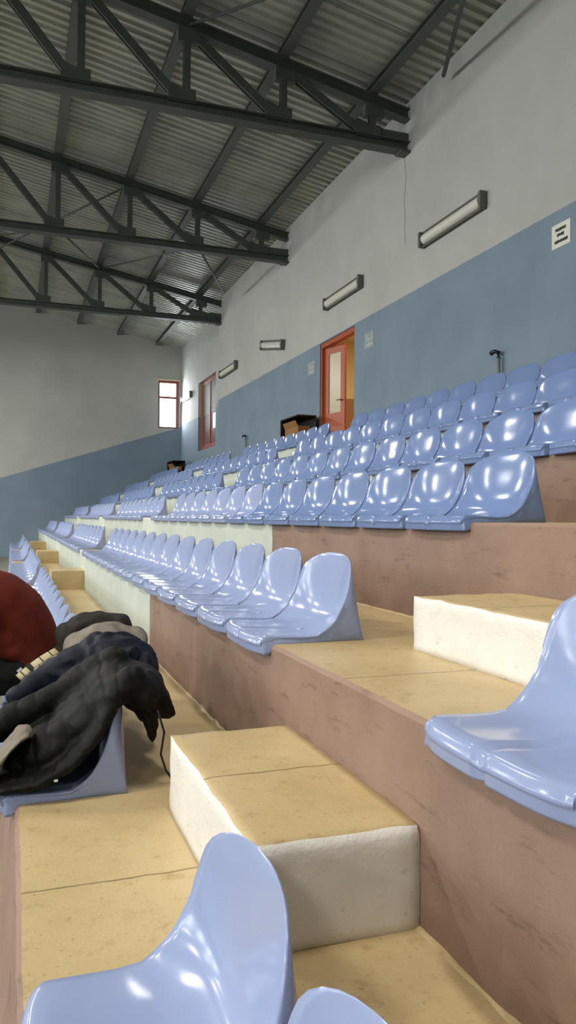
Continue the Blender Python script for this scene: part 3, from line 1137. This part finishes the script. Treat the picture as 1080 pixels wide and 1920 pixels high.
def wrinkle(amp, freq, direction, seed=0.0):
    d = Vector(direction).normalized()

    def f(p):
        q = p * freq
        a = noise.noise(Vector((q.x, q.y, q.z)) + Vector((seed, 0, 0))) * 1.2
        s = p.dot(d) * freq * 2.2 + a * 2.5
        return amp * (math.sin(s) * 0.6 + noise.noise(p * freq * 2.3 + Vector((seed, 5, 5))) * 0.9)
    return f


def quilt(amp, spacing, direction, seed=0.0, extra=0.006):
    """padded tubes with stitched seams between them"""
    d = Vector(direction).normalized()

    def f(p):
        s = p.dot(d) / spacing + noise.noise(p * 5 + Vector((seed, 0, 0))) * 0.7
        t = abs(math.sin(PI * s))
        w = p * 7 + Vector((noise.noise(p * 6) * 1.5, 0, noise.noise(p * 5) * 1.5))
        cr = 1 - abs(noise.noise(Vector((w.x * 0.8, w.y * 1.6, w.z * 1.6 + seed)))) * 2.2
        return amp * (t ** 0.35 - 0.8) + cr * extra * 0.7
    return f


# black quilted jacket thrown over the end seat of the bottom row
E_ = 'e'
jy = 2.94
def jacket_folds(p):
    w = Vector((noise.noise(p * 4.5), noise.noise(p * 4.5 + Vector((7, 0, 0))), noise.noise(p * 4.5 + Vector((0, 7, 0))))) * 0.07
    q = p + w
    # long folds that run with the fall of the cloth, and stitched seams across them
    a = q.dot(Vector((0.25, 1.0, 0.35))) * 13
    ridge = 1 - abs(noise.noise(Vector((a, q.x * 2.5, q.z * 2.5)))) * 2.4
    b_ = q.dot(Vector((0.8, -0.25, 0.6))) / 0.075
    seam = -math.exp(-((b_ - round(b_)) / 0.13) ** 2)
    small = noise.noise(q * 24) * 0.0028 + noise.noise(q * 50) * 0.0014
    return ridge * 0.0055 + seam * 0.0045 + noise.noise(p * 6) * 0.008 + small


bl = blob('quilted_jacket', sweep([
    ((-0.02, jy - 0.00, -0.895), (0.05, 0.27, 0.026), 0.0),
    ((0.09, jy - 0.00, -0.882), (0.06, 0.282, 0.036), -0.2),
    ((0.20, jy + 0.00, -0.825), (0.06, 0.288, 0.046), -0.6),
    ((0.28, jy + 0.01, -0.74), (0.06, 0.288, 0.050), -1.0),
    ((0.325, jy + 0.02, -0.655), (0.06, 0.285, 0.050), -1.1),
    ((0.385, jy + 0.03, -0.592), (0.055, 0.275, 0.050), -0.4),
    ((0.45, jy + 0.03, -0.600), (0.050, 0.255, 0.050), 0.5),
    ((0.48, jy + 0.04, -0.70), (0.035, 0.24, 0.06), 0.2)], 8) + [
    (E_, (0.13, jy + 0.00, -0.80), (0.13, 0.22, 0.055), (0, -0.45, 0)),
    (E_, (0.24, jy + 0.00, -0.71), (0.12, 0.22, 0.060), (0, -0.75, 0)),
    (E_, (0.34, jy - 0.02, -0.61), (0.10, 0.24, 0.060), (0, -0.6, 0)),
    (E_, (0.45, jy - 0.02, -0.63), (0.085, 0.22, 0.085), (0, 0.3, 0)),
    ('c', [((0.45, jy - 0.12, -0.63), 0.07), ((0.51, jy - 0.10, -0.68), 0.052), ((0.55, jy - 0.10, -0.715), 0.026), ((0.572, jy - 0.10, -0.728), 0.010)]),
    ('c', [((0.46, jy - 0.16, -0.66), 0.04), ((0.475, jy - 0.15, -0.74), 0.030), ((0.485, jy - 0.14, -0.80), 0.016)]),
    ('c', [((0.40, jy - 0.18, -0.57), 0.055), ((0.30, jy - 0.15, -0.66), 0.055), ((0.17, jy - 0.13, -0.76), 0.052), ((0.02, jy - 0.10, -0.845), 0.045)]),
    ('c', [((0.38, jy + 0.06, -0.54), 0.055), ((0.22, jy + 0.10, -0.64), 0.058), ((0.06, jy + 0.12, -0.73), 0.058), ((-0.07, jy + 0.13, -0.80), 0.050)]),
], M['puffer'], voxel=0.0075, smooth_it=26, folds=jacket_folds, origin=(0.2, jy, -0.88))
tag(bl, 'black quilted jacket thrown over the end seat of the bottom row', 'jacket', 'coats piled on the bottom row')
bm = bmesh.new()
tube(bm, [(0.290, -0.20, 0.20), (0.315, -0.20, 0.12), (0.305, -0.19, 0.04), (0.325, -0.185, -0.02), (0.345, -0.18, -0.05)], 0.004, 8)
link('drawstring', bm, M['black'], bl, smooth=True)
bm = bmesh.new()
box(bm, -0.006, 0.006, -0.004, 0.004, -0.002, 0.004)
zp = link('zip_pull', bm, M['white'], bl)
zp.location = (-0.055, -0.278, 0.012)

ny_ = 3.24
nv = blob('down_jacket', [
    ('c', [((0.04, ny_ - 0.02, -0.70), 0.045), ((0.12, ny_, -0.665), 0.055), ((0.24, ny_, -0.60), 0.065), ((0.36, ny_, -0.55), 0.075), ((0.44, ny_, -0.56), 0.07)]),
    (E_, (0.40, ny_ + 0.04, -0.57), (0.14, 0.19, 0.085), (0, 0.1, 0)),
    (E_, (0.28, ny_ + 0.06, -0.66), (0.15, 0.2, 0.10), (0, -0.6, 0)),
    (E_, (0.50, ny_ + 0.0, -0.65), (0.06, 0.18, 0.12), (0, 0.2, 0)),
    (E_, (0.12, ny_ + 0.08, -0.80), (0.18, 0.2, 0.09), (0, -0.3, 0)),
], M['navy'], voxel=0.009, smooth_it=6, folds=quilt(0.006, 0.10, (0.9, 0.3, 0.4), 4.0, 0.020), origin=(0.25, ny_, -0.84))
tag(nv, 'navy down jacket with one sleeve stretched forward, behind the black jacket', 'jacket', 'coats piled on the bottom row')
gy = 3.44
gc = blob('grey_coat', [
    (E_, (0.40, gy, -0.525), (0.13, 0.13, 0.06), (0, 0.0, 0)),
    (E_, (0.30, gy, -0.60), (0.08, 0.14, 0.11), (0, -0.4, 0)),
    (E_, (0.50, gy + 0.0, -0.60), (0.07, 0.14, 0.12), (0, 0.3, 0)),
    ('c', [((0.30, gy - 0.06, -0.53), 0.035), ((0.25, gy - 0.08, -0.60), 0.035), ((0.22, gy - 0.1, -0.68), 0.03)]),
], M['greyfab'], voxel=0.009, folds=wrinkle(0.010, 9, (0.1, 1, 0.7), 2), origin=(0.4, gy, -0.6))
tag(gc, 'stone grey coat folded over a seat back between navy and charcoal coats', 'coat', 'coats piled on the bottom row')
cy_ = 3.70
cc = blob('charcoal_coat', [
    (E_, (0.36, cy_, -0.50), (0.12, 0.13, 0.055), (0, -0.1, 0)),
    (E_, (0.45, cy_, -0.56), (0.08, 0.14, 0.11), (0, 0.5, 0)),
    (E_, (0.27, cy_, -0.58), (0.06, 0.14, 0.10), (0, -0.5, 0)),
], M['charcoal'], voxel=0.009, folds=wrinkle(0.010, 10, (0.2, 1, 0.6), 7), origin=(0.36, cy_, -0.6))
tag(cc, 'charcoal coat topmost and farthest on the pile over the seat backs', 'coat', 'coats piled on the bottom row')
bs = blob('grey_scarf', sweep([
    ((0.045, 2.80, -0.735), (0.030, 0.085, 0.014), 0.0),
    ((0.00, 2.79, -0.775), (0.032, 0.085, 0.014), -0.8),
    ((-0.05, 2.78, -0.84), (0.032, 0.080, 0.014), -1.0),
    ((-0.08, 2.78, -0.92), (0.030, 0.075, 0.014), -1.4)], 8) + [
], M['greyfab'], voxel=0.008, folds=wrinkle(0.005, 16, (0.3, 1, 0), 3), origin=(0.0, 2.84, -0.88))
tag(bs, 'pale grey scarf hanging out in front of the black quilted jacket', 'scarf')

# patterned woven strap between the person and the navy jacket
st = empty('woven_strap', (0.16, 3.72, -0.70), 'cream and brown woven patterned strap between the red sweater and navy sleeve', 'strap')
bm = bmesh.new()
uvl = bm.loops.layers.uv.new('UVMap')
n = 16
path = []
for i in range(n + 1):
    t = i / n
    path.append(Vector((-0.10 + 0.20 * t, 0.05 - 0.05 * t, -0.065 + 0.14 * t + 0.012 * math.sin(PI * t))))
side = Vector((0.55, -0.25, -0.55)).normalized() * 0.05
upn = Vector((-0.3, -0.8, 0.4)).normalized() * 0.008
va = [[bm.verts.new(p + side * s + (upn * (1 - s * s))) for s in (-1, -0.5, 0, 0.5, 1)] for p in path]
for i in range(n):
    for j in range(4):
        f = bm.faces.new((va[i][j], va[i + 1][j], va[i + 1][j + 1], va[i][j + 1]))
        for lp, (a, b_) in zip(f.loops, ((i, j), (i + 1, j), (i + 1, j + 1), (i, j + 1))):
            lp[uvl].uv = (a / n * 1.1, b_ / 4)
o = link('woven_band', bm, M['woven'], st, smooth=True)
o.modifiers.new('thick', 'SOLIDIFY').thickness = 0.006
for t in (0.30, 0.92):
    bm = bmesh.new()
    p = path[int(t * n)]
    beam(bm, p - side * 1.04 + upn * 1.2, p + side * 1.04 + upn * 1.2, 0.010, 0.018, up=upn)
    link('dark_stripe', bm, M['ink'], st)

# ------------------------------------------------------------------ seated person in the rust red sweater
PY = 4.10
pers = empty('person', (0.12, PY, -0.885), 'person in rust red sweater and black trousers sitting hunched on the bottom row', 'person')
PO = (0.12, PY, -0.885)
hip, kn, an = (0.10, -0.775), (-0.36, -0.76), (-0.40, -1.33)
body = [
    ('c', [((-0.20, PY, -0.36), 0.06), ((-0.27, PY, -0.30), 0.055)]),
    (E_, (-0.36, PY, -0.24), (0.095, 0.075, 0.115), (0, -0.35, 0)),
    (E_, (-0.40, PY, -0.29), (0.06, 0.055, 0.06), (0, -0.4, 0)),
    ('c', [((-0.452, PY, -0.235), 0.012), ((-0.475, PY, -0.268), 0.016)]),
    (E_, (-0.345, PY - 0.076, -0.245), (0.022, 0.010, 0.032), (0, 0, 0)),
    (E_, (-0.345, PY + 0.076, -0.245), (0.022, 0.010, 0.032), (0, 0, 0)),
    ('c', [((-0.20, PY, -0.38), 0.09), ((-0.05, PY, -0.50), 0.11), ((0.06, PY, -0.68), 0.12), ((0.08, PY, -0.77), 0.11)]),
]
for s in (-1, 1):
    sh = (-0.17, PY + s * 0.17, -0.40)
    el = (-0.30, PY + s * 0.21, -0.66)
    wr = (-0.50, PY + s * 0.06, -0.62)
    body.append(('c', [(sh, 0.055), (el, 0.042), (wr, 0.028)]))
    body.append((E_, (-0.535, PY + s * 0.045, -0.625), (0.045, 0.024, 0.036), (0, 0.1, s * 0.3)))
    for fi, (dy, ln) in enumerate(((-0.030, 0.055), (-0.010, 0.068), (0.010, 0.064), (0.028, 0.050))):
        b0 = Vector((-0.565, PY + s * 0.04, -0.61 + dy))
        body.append(('c', [(b0, 0.0095), (b0 + Vector((-ln * 0.6, -s * 0.012, -0.004)), 0.009), (b0 + Vector((-ln, -s * 0.034, -0.010)), 0.008)]))
    body.append(('c', [((-0.52, PY + s * 0.035, -0.598), 0.012), ((-0.545, PY + s * 0.018, -0.575), 0.010), ((-0.572, PY + s * 0.008, -0.568), 0.009)]))
    body.append(('c', [((hip[0], PY + s * 0.10, hip[1]), 0.085), ((kn[0], PY + s * 0.15, kn[1]), 0.06), ((an[0], PY + s * 0.15, an[1]), 0.042)]))
    body.append(('c', [((an[0], PY + s * 0.15, an[1] - 0.03), 0.04), ((an[0] - 0.15, PY + s * 0.16, an[1] - 0.055), 0.032)]))
blob('body', body, M['skin'], pers, voxel=0.0065, smooth_it=2, origin=PO)
for s in (-1, 1):
    bm = bmesh.new()
    bmesh.ops.create_icosphere(bm, subdivisions=2, radius=0.011, matrix=Matrix.Translation((-0.441 - PO[0], s * 0.030, -0.222 - PO[2])))
    link('eye', bm, M['white'], pers, smooth=True)
    bm = bmesh.new()
    tube(bm, [(-0.436 - PO[0], s * 0.048, -0.203 - PO[2]), (-0.446 - PO[0], s * 0.032, -0.199 - PO[2]), (-0.450 - PO[0], s * 0.016, -0.203 - PO[2])], 0.0045, 8)
    link('eyebrow', bm, M['hair'], pers, smooth=True)
blob('hair', [
    (E_, (-0.335, PY, -0.205), (0.105, 0.083, 0.095), (0, -0.35, 0)),
    (E_, (-0.285, PY, -0.255), (0.06, 0.075, 0.075), (0, -0.2, 0)),
], M['hair'], pers, voxel=0.009, folds=wrinkle(0.004, 30, (0, 1, 0.2)), origin=PO)
sw = sweep([
    ((0.115, PY, -0.735), (0.115, 0.20, 0.055), 0.1),
    ((0.115, PY, -0.66), (0.125, 0.208, 0.09), 0.0),
    ((0.085, PY, -0.57), (0.135, 0.212, 0.10), -0.3),
    ((0.035, PY, -0.48), (0.14, 0.216, 0.11), -0.6),
    ((-0.045, PY, -0.40), (0.13, 0.218, 0.11), -0.8),
    ((-0.13, PY, -0.355), (0.11, 0.21, 0.095), -1.0),
    ((-0.20, PY, -0.34), (0.09, 0.12, 0.075), -1.0)], 8)
sw.append((E_, (-0.01, PY, -0.585), (0.15, 0.195, 0.10), (0, -0.5, 0)))
sw.append((E_, (0.02, PY, -0.655), (0.13, 0.195, 0.07), (0, 0, 0)))
sw.append((E_, (-0.10, PY, -0.50), (0.13, 0.19, 0.10), (0, -0.5, 0)))
for s in (-1, 1):
    sw.append(('c', [((-0.14, PY + s * 0.17, -0.40), 0.085), ((-0.24, PY + s * 0.215, -0.54), 0.072), ((-0.30, PY + s * 0.215, -0.66), 0.066), ((-0.40, PY + s * 0.135, -0.645), 0.052), ((-0.475, PY + s * 0.075, -0.625), 0.04)]))
blob('sweater', sw, M['rust'], pers, voxel=0.011, smooth_it=30, folds=wrinkle(0.005, 5, (0.6, 0.2, 1.0), 5), origin=PO)
tr = [(E_, (0.08, PY, -0.775), (0.15, 0.20, 0.10), (0, 0, 0))]
for s in (-1, 1):
    tr.append(('c', [((hip[0], PY + s * 0.10, hip[1] + 0.005), 0.105), ((-0.15, PY + s * 0.13, -0.765), 0.095), ((kn[0], PY + s * 0.15, kn[1]), 0.08), ((kn[0] - 0.01, PY + s * 0.15, kn[1] - 0.2), 0.075), ((an[0], PY + s * 0.15, an[1] + 0.03), 0.062)]))
tj = blob('trousers', tr, M['trouser'], pers, voxel=0.011, smooth_it=5, folds=wrinkle(0.006, 11, (1, 0.3, 0.2), 9), origin=PO)
bm = bmesh.new()
vs = [bm.verts.new(p) for p in ((-0.016, 0, 0.0), (0.002, 0, 0.016), (0.016, 0, -0.001), (-0.002, 0, -0.018))]
bm.faces.new(vs)
lg = link('diamond_print', bm, M['white'], tj)
lg.modifiers.new('thick', 'SOLIDIFY').thickness = 0.002
lg.location = (-0.075, -0.213, 0.155)
for s in (-1, 1):
    blob('shoe', [('c', [((an[0] + 0.03, PY + s * 0.15, an[1] - 0.045), 0.048), ((an[0] - 0.06, PY + s * 0.155, an[1] - 0.05), 0.046), ((an[0] - 0.17, PY + s * 0.165, an[1] - 0.062), 0.036)])], M['shoe'], pers, voxel=0.009, smooth_it=4, origin=PO)

# ------------------------------------------------------------------ lift everything so that the hall floor is at z = 0
for o in SC.objects:
    if o.parent is None:
        o.location.z += LIFT
